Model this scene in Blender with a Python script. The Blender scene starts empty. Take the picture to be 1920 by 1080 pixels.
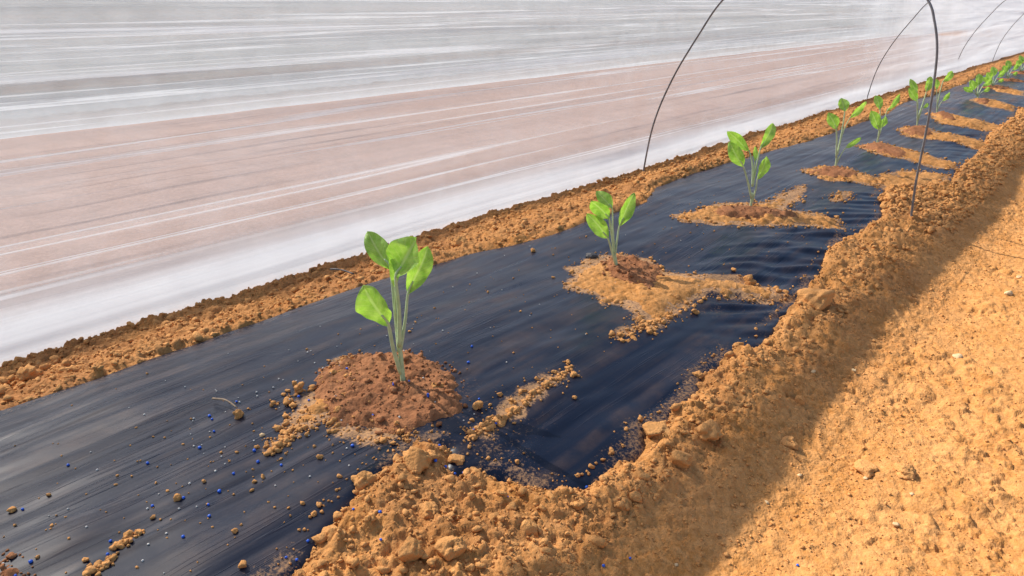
import bpy, math, random, numpy as np
from mathutils import Vector, Matrix
C=bpy.context.scene.collection
scene=bpy.context.scene
# ---------------------------------------------------------------- camera
CAM_H=.5; PITCH=math.radians(21.093); AZ=math.radians(40.284)
cam=bpy.data.cameras.new('camera'); co=bpy.data.objects.new('camera',cam); C.objects.link(co)
cam.sensor_width=36; cam.lens=36*1387/1920; cam.clip_start=.02; cam.clip_end=500
co.location=(0,0,CAM_H); co.rotation_euler=(math.pi/2-PITCH,0,AZ-math.pi/2)
scene.camera=co
# ---------------------------------------------------------------- sky and sun
EP=math.radians(44)                      # elevation seen along the row
AZS=math.radians(93)                     # direction to the sun, from +X
perp=math.sin(AZS); ELEV=math.atan(math.tan(EP)*perp)
world=bpy.data.worlds.new('World'); scene.world=world; world.use_nodes=True
wn=world.node_tree; bg=wn.nodes['Background']; sky=wn.nodes.new('ShaderNodeTexSky')
sky.sky_type='NISHITA'; sky.sun_disc=False; sky.sun_elevation=ELEV; sky.sun_rotation=math.pi/2-AZS
sky.dust_density=2.0
wn.links.new(sky.outputs[0],bg.inputs[0]); bg.inputs[1].default_value=.15
sl=bpy.data.lights.new('sun','SUN'); sl.energy=5; sl.angle=math.radians(.22); sl.color=(1,.95,.87)
so=bpy.data.objects.new('sun',sl); C.objects.link(so)
sd=Vector((math.cos(AZS)*math.cos(ELEV),math.sin(AZS)*math.cos(ELEV),math.sin(ELEV)))
so.rotation_euler=sd.to_track_quat('Z','Y').to_euler(); so.location=sd*10
scene.view_settings.view_transform='Standard'; scene.view_settings.look='None'
scene.view_settings.exposure=.45; scene.view_settings.gamma=1
scene.render.resolution_x=1024; scene.render.resolution_y=576
scene.cycles.transparent_max_bounces=16
scene.cycles.max_bounces=10; scene.cycles.transmission_bounces=8; scene.cycles.diffuse_bounces=5
_pp=np.array([-60,0,.10,.18,.24,.30,.36,.42,.50,.65,.85,.95,1.0,1.03,1.08,1.13,1.18,1.25,1.4,2.85,2.95,3.05,60])
_pz=np.array([0,0,0,0,.010,.030,.043,.051,.066,.073,.069,.055,.043,.030,.016,.012,.006,.0,.03,.05,.03,0,0])
_fx=np.arange(-1,5,.005); _fz=np.interp(_fx,_pp,_pz); _k=np.exp(-.5*(np.arange(-8,9)/3.0)**2); _k/=_k.sum()
_fz=np.convolve(np.pad(_fz,8,mode='edge'),_k,mode='valid')
def prof(p): return np.interp(p,_fx,_fz)
def undul(s,p):
    return .004*np.sin(s*3.1+1.0+p*2)+.003*np.sin(s*7.3+p*5)+.0025*np.sin(s*1.7-p*9)
def B(s,p):
    p=np.asarray(p,float); s=np.asarray(s,float)
    w=np.clip((p-.1)/.3,0,1)*np.clip((1.25-p)/.2,0,1)
    return prof(p)+w*undul(s,p)

BANK = [(0.244,0.46),(0.269,0.467),(0.303,0.483),(0.335,0.494),(0.363,0.509),(0.389,0.512),(0.416,0.51),(0.444,0.517),(0.461,0.511),(0.477,0.487),(0.492,0.479),(0.473,0.467),(0.455,0.456),(0.475,0.446),(0.492,0.417),(0.5,0.388),(0.508,0.374),(0.527,0.357),(0.549,0.356),(0.591,0.357),(0.623,0.353),(0.658,0.371),(0.699,0.359),(0.733,0.364),(0.776,0.365),(0.82,0.381),(0.872,0.376),(0.928,0.378),(0.98,0.361),(1.067,0.372),(1.149,0.378),(1.228,0.383),(1.291,0.399),(1.362,0.411),(1.438,0.422),(1.556,0.426),(1.603,0.408),(1.739,0.415),(1.839,0.431),(1.906,0.463),(2.022,0.476),(2.092,0.436),(2.252,0.381),(2.38,0.388),(2.553,0.401),(2.751,0.4),(3.003,0.424),(3.214,0.442),(3.403,0.434),(3.676,0.436),(3.966,0.455)]
LEFT = [(0.16,0.961),(0.19,0.951),(0.292,0.933),(0.427,0.944),(0.587,0.957),(0.734,0.965),(0.829,0.954),(0.948,0.922),(1.035,0.877),(1.126,0.843),(1.23,0.841),(1.442,0.815),(1.646,0.906),(1.846,0.916),(2.032,0.888),(2.376,0.853),(2.69,0.865),(2.896,0.846),(3.148,0.833),(3.405,0.825),(3.785,0.875),(4.348,0.866),(4.95,0.836)]
MOUND = {1: [(0.477,0.72),(0.513,0.724),(0.547,0.7),(0.568,0.683),(0.588,0.644),(0.585,0.597),(0.569,0.559),(0.55,0.532),(0.527,0.517),(0.5,0.513),(0.47,0.52),(0.445,0.524),(0.427,0.557),(0.414,0.588),(0.413,0.618),(0.427,0.663),(0.451,0.703)],2: [(1.052,0.692),(1.098,0.688),(1.119,0.655),(1.119,0.612),(1.093,0.57),(1.041,0.546),(0.997,0.555),(0.986,0.595),(0.993,0.636)],3: [(1.443,0.676),(1.51,0.677),(1.573,0.643),(1.602,0.593),(1.593,0.53),(1.565,0.508),(1.51,0.556),(1.459,0.592),(1.428,0.638)],4: [(2.031,0.675),(2.118,0.665),(2.158,0.634),(2.143,0.586),(2.101,0.548),(2.021,0.562),(1.999,0.609)],5: [(2.532,0.691),(2.669,0.678),(2.633,0.619),(2.549,0.55),(2.464,0.512),(2.414,0.547),(2.436,0.613)],6: [(2.996,0.686),(3.115,0.663),(3.092,0.612),(2.992,0.561),(2.896,0.584),(2.916,0.64)],7: [(3.474,0.694),(3.531,0.661),(3.48,0.602),(3.351,0.558),(3.276,0.598)],8: [(4.032,0.641),(4.143,0.621),(4.081,0.563),(3.96,0.552),(3.928,0.595)],0: [(0.092,0.647),(0.105,0.641),(0.109,0.628),(0.114,0.606),(0.111,0.584),(0.103,0.576),(0.077,0.597)]}
DRYP = [[(0.418,0.696),(0.445,0.675),(0.502,0.726),(0.524,0.715),(0.471,0.659),(0.43,0.616),(0.401,0.616),(0.379,0.624),(0.371,0.639),(0.4,0.659)],[(0.372,0.632),(0.38,0.626),(0.351,0.611),(0.334,0.607),(0.345,0.62)],[(0.408,0.616),(0.448,0.53),(0.443,0.516),(0.429,0.53),(0.411,0.555),(0.397,0.587)],[(0.52,0.484),(0.552,0.492),(0.617,0.489),(0.676,0.493),(0.699,0.487),(0.68,0.478),(0.61,0.476),(0.564,0.474),(0.524,0.467),(0.491,0.476),(0.493,0.485)],[(0.996,0.716),(1.045,0.71),(1.094,0.708),(1.122,0.669),(1.129,0.634),(1.098,0.578),(1.112,0.534),(1.17,0.482),(1.188,0.431),(1.178,0.385),(1.131,0.407),(1.11,0.435),(1.067,0.472),(1.016,0.484),(0.969,0.487),(0.931,0.473),(0.861,0.47),(0.868,0.483),(0.874,0.51),(0.899,0.513),(0.916,0.55),(0.895,0.575),(0.908,0.615),(0.907,0.654),(0.957,0.676)],[(1.383,0.716),(1.455,0.701),(1.528,0.699),(1.595,0.653),(1.649,0.625),(1.757,0.63),(1.859,0.615),(1.728,0.58),(1.613,0.573),(1.63,0.508),(1.644,0.457),(1.583,0.432),(1.547,0.467),(1.51,0.521),(1.445,0.563),(1.396,0.622),(1.358,0.681)],[(0.812,0.498),(0.869,0.493),(0.868,0.479),(0.823,0.482),(0.805,0.489)],[(2.046,0.697),(2.139,0.672),(2.182,0.598),(2.122,0.545),(2.093,0.489),(2.009,0.492),(2.009,0.558),(1.969,0.606)],[(1.819,0.541),(1.878,0.517),(1.823,0.492),(1.766,0.511)],[(2.54,0.701),(2.704,0.67),(2.573,0.541),(2.526,0.41),(2.453,0.382),(2.385,0.424),(2.405,0.515),(2.417,0.608)],[(2.126,0.525),(2.281,0.484),(2.34,0.386),(2.242,0.372),(1.972,0.468)],[(3.024,0.704),(3.156,0.645),(3.024,0.553),(3.043,0.403),(2.87,0.382),(2.865,0.494),(2.876,0.63)],[(3.471,0.701),(3.497,0.605),(3.418,0.413),(3.292,0.402),(3.219,0.478),(3.235,0.608)],[(4.02,0.654),(4.2,0.609),(4.039,0.465),(3.877,0.452),(3.878,0.555)],[(4.828,0.711),(4.913,0.649),(4.793,0.533),(4.586,0.51),(4.638,0.631)]]
CLOD = [(0.4203,0.4797,0.0151),(0.3641,0.4959,0.0108),(0.3505,0.6932,0.0065),(0.3007,0.4603,0.0122),(0.3831,0.4239,0.0085),(0.36,0.5601,0.0038),(0.3337,0.3946,0.0111),(0.3582,0.3705,0.0121),(0.5384,0.5083,0.0073),(0.5753,0.5065,0.0038),(0.6415,0.4457,0.0038),(0.8207,0.3733,0.007),(0.9306,0.3688,0.0083),(0.6725,0.3722,0.005),(0.668,0.3487,0.016),(0.6339,0.2986,0.0116),(0.6967,0.3006,0.0147),(1.1673,0.3449,0.0235),(1.1719,0.4591,0.0128),(1.1866,0.4949,0.0056),(1.0233,0.8153,0.006),(0.8146,0.492,0.0052),(0.9833,0.4619,0.0049),(0.4311,0.7066,0.0045),(0.3858,0.686,0.003),(0.2351,0.6069,0.0045),(0.1292,0.7051,0.0039),(0.159,0.7043,0.0025),(0.2442,0.5234,0.0033),(0.228,0.4836,0.0044),(0.3054,0.5776,0.0031),(0.2957,0.577,0.0026),(0.2643,0.6132,0.0026),(0.2071,0.5973,0.0029),(0.1453,0.5844,0.0031),(0.2533,1.0684,0.0115),(1.0079,0.9943,0.015),(0.4751,0.6869,0.0072),(0.5322,0.5669,0.0088),(0.8134,0.154,0.0135),(0.8339,0.1166,0.0122),(1.0042,0.5059,0.0059),(0.7835,0.2337,0.0088),(0.4472,0.379,0.0056),(0.5481,0.303,0.0075),(0.4953,0.3345,0.0062),(0.8791,0.2574,0.0062),(0.3326,0.4455,0.0048),(0.405,0.6768,0.0049),(0.4236,0.688,0.0056),(0.5021,0.4183,0.0033),(1.4927,0.9742,0.0157),(0.4555,0.4632,0.0094)]
PEBBLE = [(1.2046,0.137,0.0089),(1.538,0.1197,0.0087),(0.7964,0.1502,0.003),(0.7276,0.1006,0.0038),(0.6697,0.2141,0.0034),(1.6833,0.1212,0.0063),(0.5193,0.2391,0.0025),(0.9644,0.2718,0.0044),(0.3462,0.6427,0.0034),(0.746,0.2065,0.003),(0.796,0.1019,0.0029),(1.0283,0.2359,0.0038)]
GRAN = [(0.191,0.744),(0.243,0.684),(0.329,0.72),(0.327,0.711),(0.316,0.687),(0.291,0.671),(0.365,0.725),(0.325,0.624),(0.336,0.614),(0.328,0.58),(0.317,0.604),(0.29,0.604),(0.266,0.588),(0.239,0.604),(0.215,0.615),(0.249,0.577),(0.241,0.561),(0.212,0.552),(0.181,0.581),(0.169,0.594),(0.16,0.578),(0.136,0.7),(0.115,0.615),(0.101,0.606),(0.258,0.468),(0.395,0.552),(0.458,0.487),(0.434,0.469),(0.44,0.461),(0.442,0.45),(0.449,0.445),(0.331,0.47),(0.343,0.447),(0.324,0.424),(0.282,0.471),(0.263,0.46),(0.372,0.38),(0.455,0.392),(0.532,0.351),(0.456,0.279),(0.483,0.268),(0.533,0.475),(0.504,0.482),(0.494,0.6),(0.519,0.601),(0.508,0.557),(0.495,0.6),(0.509,0.558),(0.552,0.518),(0.607,0.587),(0.642,0.614),(0.49,0.682),(0.457,0.487),(0.42,0.663),(0.418,0.68),(0.605,0.156),(0.441,0.574)]
PLANTS = [(0.515,0.607),(1.04,0.642),(1.56,0.628),(2.148,0.635),(2.648,0.664),(3.087,0.647),(3.524,0.675),(4.126,0.634),(4.792,0.676),(5.381,0.692),(5.841,0.687)]
TRAILS = [((0.169, 0.584), (0.191, 0.586), 40), ((0.136, 0.567), (0.162, 0.569), 36), ((0.334, 0.607), (0.379, 0.624), 50), ((0.532, 0.474), (0.691, 0.486), 120), ((0.386, 0.686), (0.424, 0.688), 18), ((0.813, 0.493), (0.953, 0.478), 50), ((0.491, 0.476), (0.541, 0.478), 60)]
TWIG = [(0.348, 0.746), (0.352, 0.723), (0.352, 0.7)]
TWIG2 = [(0.79, 1.122), (0.788, 1.087), (0.776, 1.035)]
BARK = [(1.065, 0.716)]
PDEP = [0.887, 1.283, 1.641, 2.066, 2.442, 2.742, 3.069, 3.47, 3.972, 4.402, 4.723]

# ---------------------------------------------------------------- noise helpers
def h2(ix,iy,seed):
    a=(ix.astype(np.int64)*374761393+iy.astype(np.int64)*668265263+seed*2147483647)&0xFFFFFFFF
    a=((a^(a>>13))*1274126177)&0xFFFFFFFF; a=((a^(a>>16))*2246822519)&0xFFFFFFFF; a=a^(a>>15)
    return (a&0xFFFF)/65535.,((a>>16)&0xFFFF)/65535.
def vnoise(X,Y,sc,seed):
    x=X/sc;y=Y/sc;ix=np.floor(x);iy=np.floor(y);fx=x-ix;fy=y-iy
    fx=fx*fx*(3-2*fx);fy=fy*fy*(3-2*fy)
    v=lambda a,b:h2(ix+a,iy+b,seed)[0]
    return (v(0,0)*(1-fx)+v(1,0)*fx)*(1-fy)+(v(0,1)*(1-fx)+v(1,1)*fx)*fy-.5
def fbm(X,Y,sc,seed,n=4):
    r=0;a=1.
    for i in range(n): r=r+a*vnoise(X,Y,sc,seed+i*17);sc*=.5;a*=.5
    return r
def grains(X,Y,cell,seed,prob=1.,sq=.75):
    x=X/cell;y=Y/cell;ix=np.floor(x);iy=np.floor(y);best=np.zeros_like(X)
    for di in (-1,0,1):
        for dj in (-1,0,1):
            a,b=h2(ix+di,iy+dj,seed);c,d=h2(ix+di,iy+dj,seed+91)
            r=(.22+.5*c*c)*(d<prob)
            ang=a*6.28+b*9; el=.75+.5*b
            dx=x-(ix+di+a);dy=y-(iy+dj+b)
            ex=(dx*np.cos(ang)+dy*np.sin(ang))*el; ey=(-dx*np.sin(ang)+dy*np.cos(ang))/el
            q=r*r-ex*ex-ey*ey
            best=np.maximum(best,np.sqrt(np.maximum(q,0)))
    return best*cell*sq
def plates(X,Y,cell,seed,tilt=.5):
    x=X/cell;y=Y/cell;ix=np.floor(x);iy=np.floor(y);bd=np.full_like(X,9.);bh=np.zeros_like(X)
    for di in (-1,0,1):
        for dj in (-1,0,1):
            a,b=h2(ix+di,iy+dj,seed);c,d=h2(ix+di,iy+dj,seed+55)
            dx=x-(ix+di+a);dy=y-(iy+dj+b);q=dx*dx+dy*dy
            m=q<bd;bd=np.where(m,q,bd);bh=np.where(m,c-.5+tilt*(dx*np.cos(d*6.28)+dy*np.sin(d*6.28))-.35*q,bh)
    return bh*cell
def sstep(a,b,x):
    t=np.clip((x-a)/(b-a),0,1);return t*t*(3-2*t)
def sdf(X,Y,poly,pad=.06):
    """signed distance, positive inside; far outside clipped to -pad"""
    P=np.array(poly,float);out=np.full(X.shape,-pad)
    m=(X>P[:,0].min()-pad)&(X<P[:,0].max()+pad)&(Y>P[:,1].min()-pad)&(Y<P[:,1].max()+pad)
    if not m.any(): return out
    x=X[m];y=Y[m];d=np.full(x.shape,9.);ins=np.zeros(x.shape,bool);n=len(P)
    for i in range(n):
        a=P[i];b=P[(i+1)%n];e=b-a
        t=np.clip(((x-a[0])*e[0]+(y-a[1])*e[1])/(e@e+1e-12),0,1)
        d=np.minimum(d,np.hypot(x-a[0]-t*e[0],y-a[1]-t*e[1]))
        if a[1]!=b[1]:
            c=((a[1]>y)!=(b[1]>y))&(x<(b[0]-a[0])*(y-a[1])/(b[1]-a[1])+a[0]);ins^=c
    out[m]=np.where(ins,d,-d);return np.maximum(out,-pad)
def axis(segs):
    o=[segs[0][0]]
    for a,b,st in segs:
        n=max(1,int(round((b-a)/st)));o+=list(np.linspace(a,b,n+1)[1:])
    return np.array(o)
def geo(a,b,st,gr):
    o=[a];
    while o[-1]<b: o.append(o[-1]+st);st*=gr
    return o[1:]
# ---------------------------------------------------------------- mesh helpers
def mesh_np(name,V,Fq,mat,parent=None,uv=None,attrs=None,smooth=True):
    me=bpy.data.meshes.new(name);V=np.asarray(V,np.float32);Fq=np.asarray(Fq,np.int32)
    k=Fq.shape[1];n=len(Fq)
    me.vertices.add(len(V));me.vertices.foreach_set('co',V.ravel())
    me.loops.add(n*k);me.loops.foreach_set('vertex_index',Fq.ravel())
    me.polygons.add(n);me.polygons.foreach_set('loop_start',np.arange(0,n*k,k,dtype=np.int32))
    me.update(calc_edges=True)
    me.polygons.foreach_set('use_smooth',np.full(n,smooth))
    if uv is not None:
        l=me.uv_layers.new(name='UVMap');l.data.foreach_set('uv',np.asarray(uv,np.float32)[Fq.ravel()].ravel())
    for a,v in (attrs or {}).items():
        at=me.attributes.new(a,'FLOAT','POINT');at.data.foreach_set('value',np.asarray(v,np.float32).ravel())
    me.validate();me.materials.append(mat)
    o=bpy.data.objects.new(name,me);C.objects.link(o)
    if parent: o.parent=parent
    return o
def gridfaces(nx,ny,mask=None):
    i=np.arange(nx-1)[:,None]*ny+np.arange(ny-1)[None];
    f=np.stack([i,i+ny,i+ny+1,i+1],-1).reshape(-1,4)
    if mask is not None: f=f[mask.ravel()]
    return f
def compact(V,Fq,attrs):
    u,inv=np.unique(Fq.ravel(),return_inverse=True)
    return V[u],inv.reshape(Fq.shape),{k:v[u] for k,v in attrs.items()}
def tag(o,label=None,cat=None,group=None,kind=None):
    if label:o['label']=label
    if cat:o['category']=cat
    if group:o['group']=group
    if kind:o['kind']=kind
    return o
def empty(name,loc):
    o=bpy.data.objects.new(name,None);o.location=loc;o.empty_display_size=.05;C.objects.link(o);return o
# ---------------------------------------------------------------- node helper
class N:
    def __init__(s,name):
        s.m=bpy.data.materials.new(name);s.m.use_nodes=True;s.t=s.m.node_tree;s.t.nodes.clear()
        s.out=s.t.nodes.new('ShaderNodeOutputMaterial')
    def n(s,ty,**k):
        nd=s.t.nodes.new('ShaderNode'+ty)
        for a,v in k.items():
            if a.startswith('i_'):
                key=a[2:]; key=int(key) if key.isdigit() else key.replace('_',' '); v2=v
                if isinstance(v,bpy.types.NodeSocket): s.t.links.new(v,nd.inputs[key])
                else: nd.inputs[key].default_value=v2
            else: setattr(nd,a,v)
        return nd
    def math(s,op,a,b=None,clamp=False):
        nd=s.n('Math',operation=op,use_clamp=clamp)
        for i,v in enumerate((a,b)):
            if v is None: continue
            if isinstance(v,bpy.types.NodeSocket): s.t.links.new(v,nd.inputs[i])
            else: nd.inputs[i].default_value=v
        return nd.outputs[0]
    def ramp(s,f,pts):
        nd=s.n('ValToRGB');e=nd.color_ramp.elements
        while len(e)<len(pts): e.new(.5)
        for el,(p,c) in zip(e,pts):
            el.position=p;el.color=(c,c,c,1) if not isinstance(c,tuple) else (*c,1)
        s.t.links.new(f,nd.inputs[0]);return nd.outputs[0]
    def mix(s,f,a,b,mode='MIX'):
        nd=s.n('Mix',data_type='RGBA',blend_type=mode)
        for k,v in ((0,f),(6,a),(7,b)):
            if isinstance(v,bpy.types.NodeSocket): s.t.links.new(v,nd.inputs[k])
            else: nd.inputs[k].default_value=v if k==0 else (*v,1) if len(v)==3 else v
        return nd.outputs[2]
    def link(s,a,b): s.t.links.new(a,b)
    def coord(s,which='Object',scale=None):
        c=s.n('TexCoord').outputs[which]
        if scale:
            mp=s.n('Mapping');mp.inputs['Scale'].default_value=scale;s.link(c,mp.inputs[0]);c=mp.outputs[0]
        return c
    def noise(s,co_,sc,det=4,rough=.6,dist=0):
        return s.n('TexNoise',i_Vector=co_,i_Scale=sc,i_Detail=det,i_Roughness=rough,i_Distortion=dist).outputs[0]
ARCLEN=4.1
# ---------------------------------------------------------------- materials
def soil_mat(name,dry,mid,wet,bump=.6,useattr=True):
    k=N(name);co_=k.coord()
    vb=k.n('TexVoronoi',i_Vector=co_,i_Scale=330.).outputs['Distance'];n1=k.noise(co_,14,5,.6);n2=k.noise(co_,160,4,.7);n3=k.noise(co_,900,2,.6)
    f=k.math('ADD',k.math('MULTIPLY',n1,.5),k.math('MULTIPLY',n2,.5))
    col=k.mix(k.ramp(f,[(.36,0.),(.64,1.)]),mid,dry)
    vor=k.n('TexVoronoi',i_Vector=co_,i_Scale=170.).outputs['Color']
    sep=k.n('SeparateColor');k.link(vor,sep.inputs[0])
    col=k.mix(k.ramp(sep.outputs[0],[(.55,0.),(1.,.35)]),col,tuple(min(1,c*1.3) for c in dry))
    if useattr:
        at=k.n('Attribute',attribute_name='moist').outputs['Fac'];col=k.mix(at,col,wet)
    col=k.mix(k.ramp(n3,[(.25,.85),(.75,1.)]),(0,0,0),col)
    b=k.n('Bump',i_Strength=bump,i_Distance=.0024,i_Height=k.math('SUBTRACT',k.math('ADD',n2,k.math('MULTIPLY',n3,.5)),k.math('MULTIPLY',vb,.6)))
    p=k.n('BsdfPrincipled',i_Base_Color=col,i_Roughness=.95,i_Normal=b.outputs[0]);p.inputs['Specular IOR Level'].default_value=.15
    k.link(p.outputs[0],k.out.inputs[0]);return k.m
DRY=(.60,.292,.102);MID=(.47,.195,.047);WET=(.25,.095,.040)
M_soil=soil_mat('sandy_soil',DRY,MID,WET)
M_clod=soil_mat('clod_soil',DRY,(.58,.27,.085),WET)
M_wet=soil_mat('moist_soil',(.38,.165,.07),(.27,.105,.045),(.18,.068,.03))
def simple(name,col,rough=.5,spec=.5,trans=0,noise=0):
    k=N(name);c=col
    if noise:
        n=k.noise(k.coord(),60,3);c=k.mix(k.ramp(n,[(.3,0.),(.7,1.)]),tuple(x*(1-noise) for x in col),tuple(min(1,x*(1+noise)) for x in col))
        p=k.n('BsdfPrincipled',i_Base_Color=c,i_Roughness=rough)
    else: p=k.n('BsdfPrincipled',i_Base_Color=(*col,1),i_Roughness=rough)
    p.inputs['Specular IOR Level'].default_value=spec
    k.link(p.outputs[0],k.out.inputs[0]);return k.m
M_blue=simple('blue_granule',(.015,.11,.58),.45,.5,noise=.3)
M_white=simple('pale_grain',(.6,.56,.5),.7,.3,noise=.2)
M_stone=simple('pale_stone',(.55,.38,.20),.8,.3,noise=.25)
M_steel=simple('galvanised_wire',(.13,.13,.135),.45,.6,noise=.35)
M_twig=simple('dry_twig',(.30,.22,.15),.8,.2,noise=.4)
M_char=simple('dark_bark',(.05,.045,.045),.6,.4,noise=.5)
# black film
k=N('black_film');uvc=k.coord()
st=k.n('Mapping');st.inputs['Scale'].default_value=(2.2,60,20);st.inputs['Rotation'].default_value=(0,0,.06);k.link(uvc,st.inputs[0])
s1=k.noise(st.outputs[0],1.0,2,.4,.6)
st2=k.n('Mapping');st2.inputs['Scale'].default_value=(4,130,20);k.link(uvc,st2.inputs[0])
s2=k.noise(st2.outputs[0],1.0,2,.5);s2=k.ramp(s2,[(.56,0.),(.60,1.),(.66,.3),(.75,0.)])
dust=k.n('Attribute',attribute_name='dust').outputs['Fac']
gr=k.noise(uvc,700,3,.7);gr2=k.noise(uvc,25,4,.6)
zone=k.ramp(k.noise(uvc,5,2,.5),[(.40,.08),(.62,1.)])
base=k.mix(k.math('MULTIPLY',k.ramp(s1,[(.35,0.),(.75,1.)]),zone),(.004,.008,.020),(.013,.018,.034))
haze_d=k.math('MULTIPLY',k.ramp(gr2,[(.35,.0),(.75,.05)]),k.ramp(s1,[(.42,.1),(.60,1.6)]))
gm_=k.noise(uvc,260,4,.75)
df=k.ramp(k.math('ADD',dust,k.math('MULTIPLY',k.math('SUBTRACT',gm_,.5),1.5)),[(.28,0.),(.75,.95)])
df=k.math('MULTIPLY',df,k.ramp(dust,[(0.,0.),(.12,1.)]))
df=k.math('ADD',df,haze_d,True)
base=k.mix(df,base,(.50,.27,.12))
ro=k.math('ADD',k.ramp(s1,[(.3,.27),(.7,.40)]),k.math('MULTIPLY',df,.8),True)
bm=k.n('Bump',i_Strength=.5,i_Distance=.003,i_Height=k.math('MULTIPLY',k.math('ADD',s1,k.math('MULTIPLY',s2,.3)),zone))
p=k.n('BsdfPrincipled',i_Base_Color=base,i_Roughness=ro,i_Normal=bm.outputs[0]);p.inputs['Specular IOR Level'].default_value=.22
k.link(p.outputs[0],k.out.inputs[0]);M_film=k.m
# fleece
def fleece(nm,TBASE,fc=(.70,.74,.79,1)):
    k=N(nm);uv=k.coord('UV')
    def stretch(x,y,sc,det=3,rough=.6,dist=0):
        m=k.n('Mapping');m.inputs['Scale'].default_value=(x,y,1);k.link(uv,m.inputs[0]);return k.noise(m.outputs[0],sc,det,rough,dist)
    a1=stretch(.16,26,1,3,.55,.25);a2=stretch(.45,95,1,3,.6,.2);a3=stretch(.35,14,1,2,.5,.3);fib=stretch(300,300,1,3,.7);mot=stretch(9,9,1,4,.65,.6)
    cre=k.ramp(a1,[(.545,0.),(.575,.9),(.59,.15),(.64,0.)])
    cre2=k.ramp(a2,[(.60,0.),(.64,.45),(.67,.05),(.75,0.)])
    sepu=k.n('SeparateXYZ');k.link(uv,sepu.inputs[0])
    hem=k.ramp(k.math('MINIMUM',sepu.outputs[1],k.math('SUBTRACT',ARCLEN,sepu.outputs[1])),[(.07,1.),(.125,0.)])
    hem=k.math('MAXIMUM',hem,k.ramp(k.math('SUBTRACT',ARCLEN,sepu.outputs[1]),[(.10,.55),(.24,0.)]))
    op=k.math('ADD',k.math('MULTIPLY',cre,.6),k.math('MULTIPLY',cre2,.18))
    op=k.math('ADD',op,k.math('MULTIPLY',hem,.8))
    op=k.math('ADD',op,k.ramp(a3,[(.3,-.0),(.7,.12)]))
    op=k.math('ADD',op,k.ramp(fib,[(.3,-.03),(.7,.05)]))
    op=k.math('ADD',op,k.ramp(mot,[(.35,-.05),(.65,.10)]))
    # opacity of a thin web grows as it is seen edge-on
    g=k.n('NewGeometry');dot=k.n('VectorMath',operation='DOT_PRODUCT');k.link(g.outputs['Incoming'],dot.inputs[0]);k.link(g.outputs['Normal'],dot.inputs[1])
    cosv=k.math('MAXIMUM',k.math('ABSOLUTE',dot.outputs['Value']),.05)
    tn=k.math('MAXIMUM',k.math('SUBTRACT',TBASE,op),.03)
    gz=k.ramp(cosv,[(0.,0.),(.15,.02),(.29,1.)])
    tr=k.math('MULTIPLY',tn,gz,True)
    tp=k.n('BsdfTransparent');tp.inputs[0].default_value=(1,1,1,1)
    bmp=k.n('Bump',i_Strength=.5,i_Distance=.004,i_Height=k.math('ADD',a1,k.math('MULTIPLY',a2,.3)))
    df_=k.n('BsdfDiffuse',i_Normal=bmp.outputs[0]);df_.inputs[0].default_value=tuple(c*.85 for c in fc[:3])+(1,)
    tl=k.n('BsdfTranslucent',i_Normal=bmp.outputs[0]);tl.inputs[0].default_value=fc
    mx=k.n('MixShader',i_0=.5);k.link(df_.outputs[0],mx.inputs[1]);k.link(tl.outputs[0],mx.inputs[2])
    mx2=k.n('MixShader',i_0=tr);k.link(mx.outputs[0],mx2.inputs[1]);k.link(tp.outputs[0],mx2.inputs[2])
    k.link(mx2.outputs[0],k.out.inputs[0]);return k.m
M_fleece=fleece('white_fleece',.96);M_fleece2=fleece('backdrop_fleece',.35,(.50,.545,.565,1))  # second one is a dense grey copy for the added back tunnel
# leaf
k=N('leaf_green');uv=k.coord('UV');sp=k.n('SeparateXYZ');k.link(uv,sp.inputs[0])
U=sp.outputs[0];Vv=k.math('ABSOLUTE',k.math('SUBTRACT',sp.outputs[1],.5))
mid=k.ramp(Vv,[(.0,1.),(.035,.9),(.07,0.)])
side=k.math('SINE',k.math('MULTIPLY',k.math('SUBTRACT',U,k.math('MULTIPLY',Vv,.55)),44.))
side=k.ramp(side,[(.86,0.),(1.,.55)])
vein=k.math('MAXIMUM',mid,side);ln2=k.noise(k.coord(),420,3,.7)
ln=k.noise(k.coord(),90,3)
lc=k.mix(k.ramp(ln,[(.3,0.),(.7,1.)]),(.23,.46,.06),(.46,.69,.17))
lc=k.mix(k.ramp(ln2,[(.62,0.),(.72,.35)]),lc,(.5,.55,.18))
lc=k.mix(k.math('MULTIPLY',vein,.6),lc,(.58,.74,.36))
bmp=k.n('Bump',i_Strength=.9,i_Distance=.0025,i_Height=k.math('SUBTRACT',ln,k.math('MULTIPLY',vein,.5)))
p=k.n('BsdfPrincipled',i_Base_Color=lc,i_Roughness=.5,i_Normal=bmp.outputs[0]);p.inputs['Specular IOR Level'].default_value=.35
tl=k.n('BsdfTranslucent');k.link(k.mix(1.,lc,(1.25,1.35,.6),'MULTIPLY'),tl.inputs[0])
mx=k.n('MixShader',i_0=.45);k.link(p.outputs[0],mx.inputs[1]);k.link(tl.outputs[0],mx.inputs[2]);k.link(mx.outputs[0],k.out.inputs[0]);M_leaf=k.m
M_pet=simple('pale_green_stalk',(.46,.56,.30),.55,.3,noise=.2)

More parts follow.
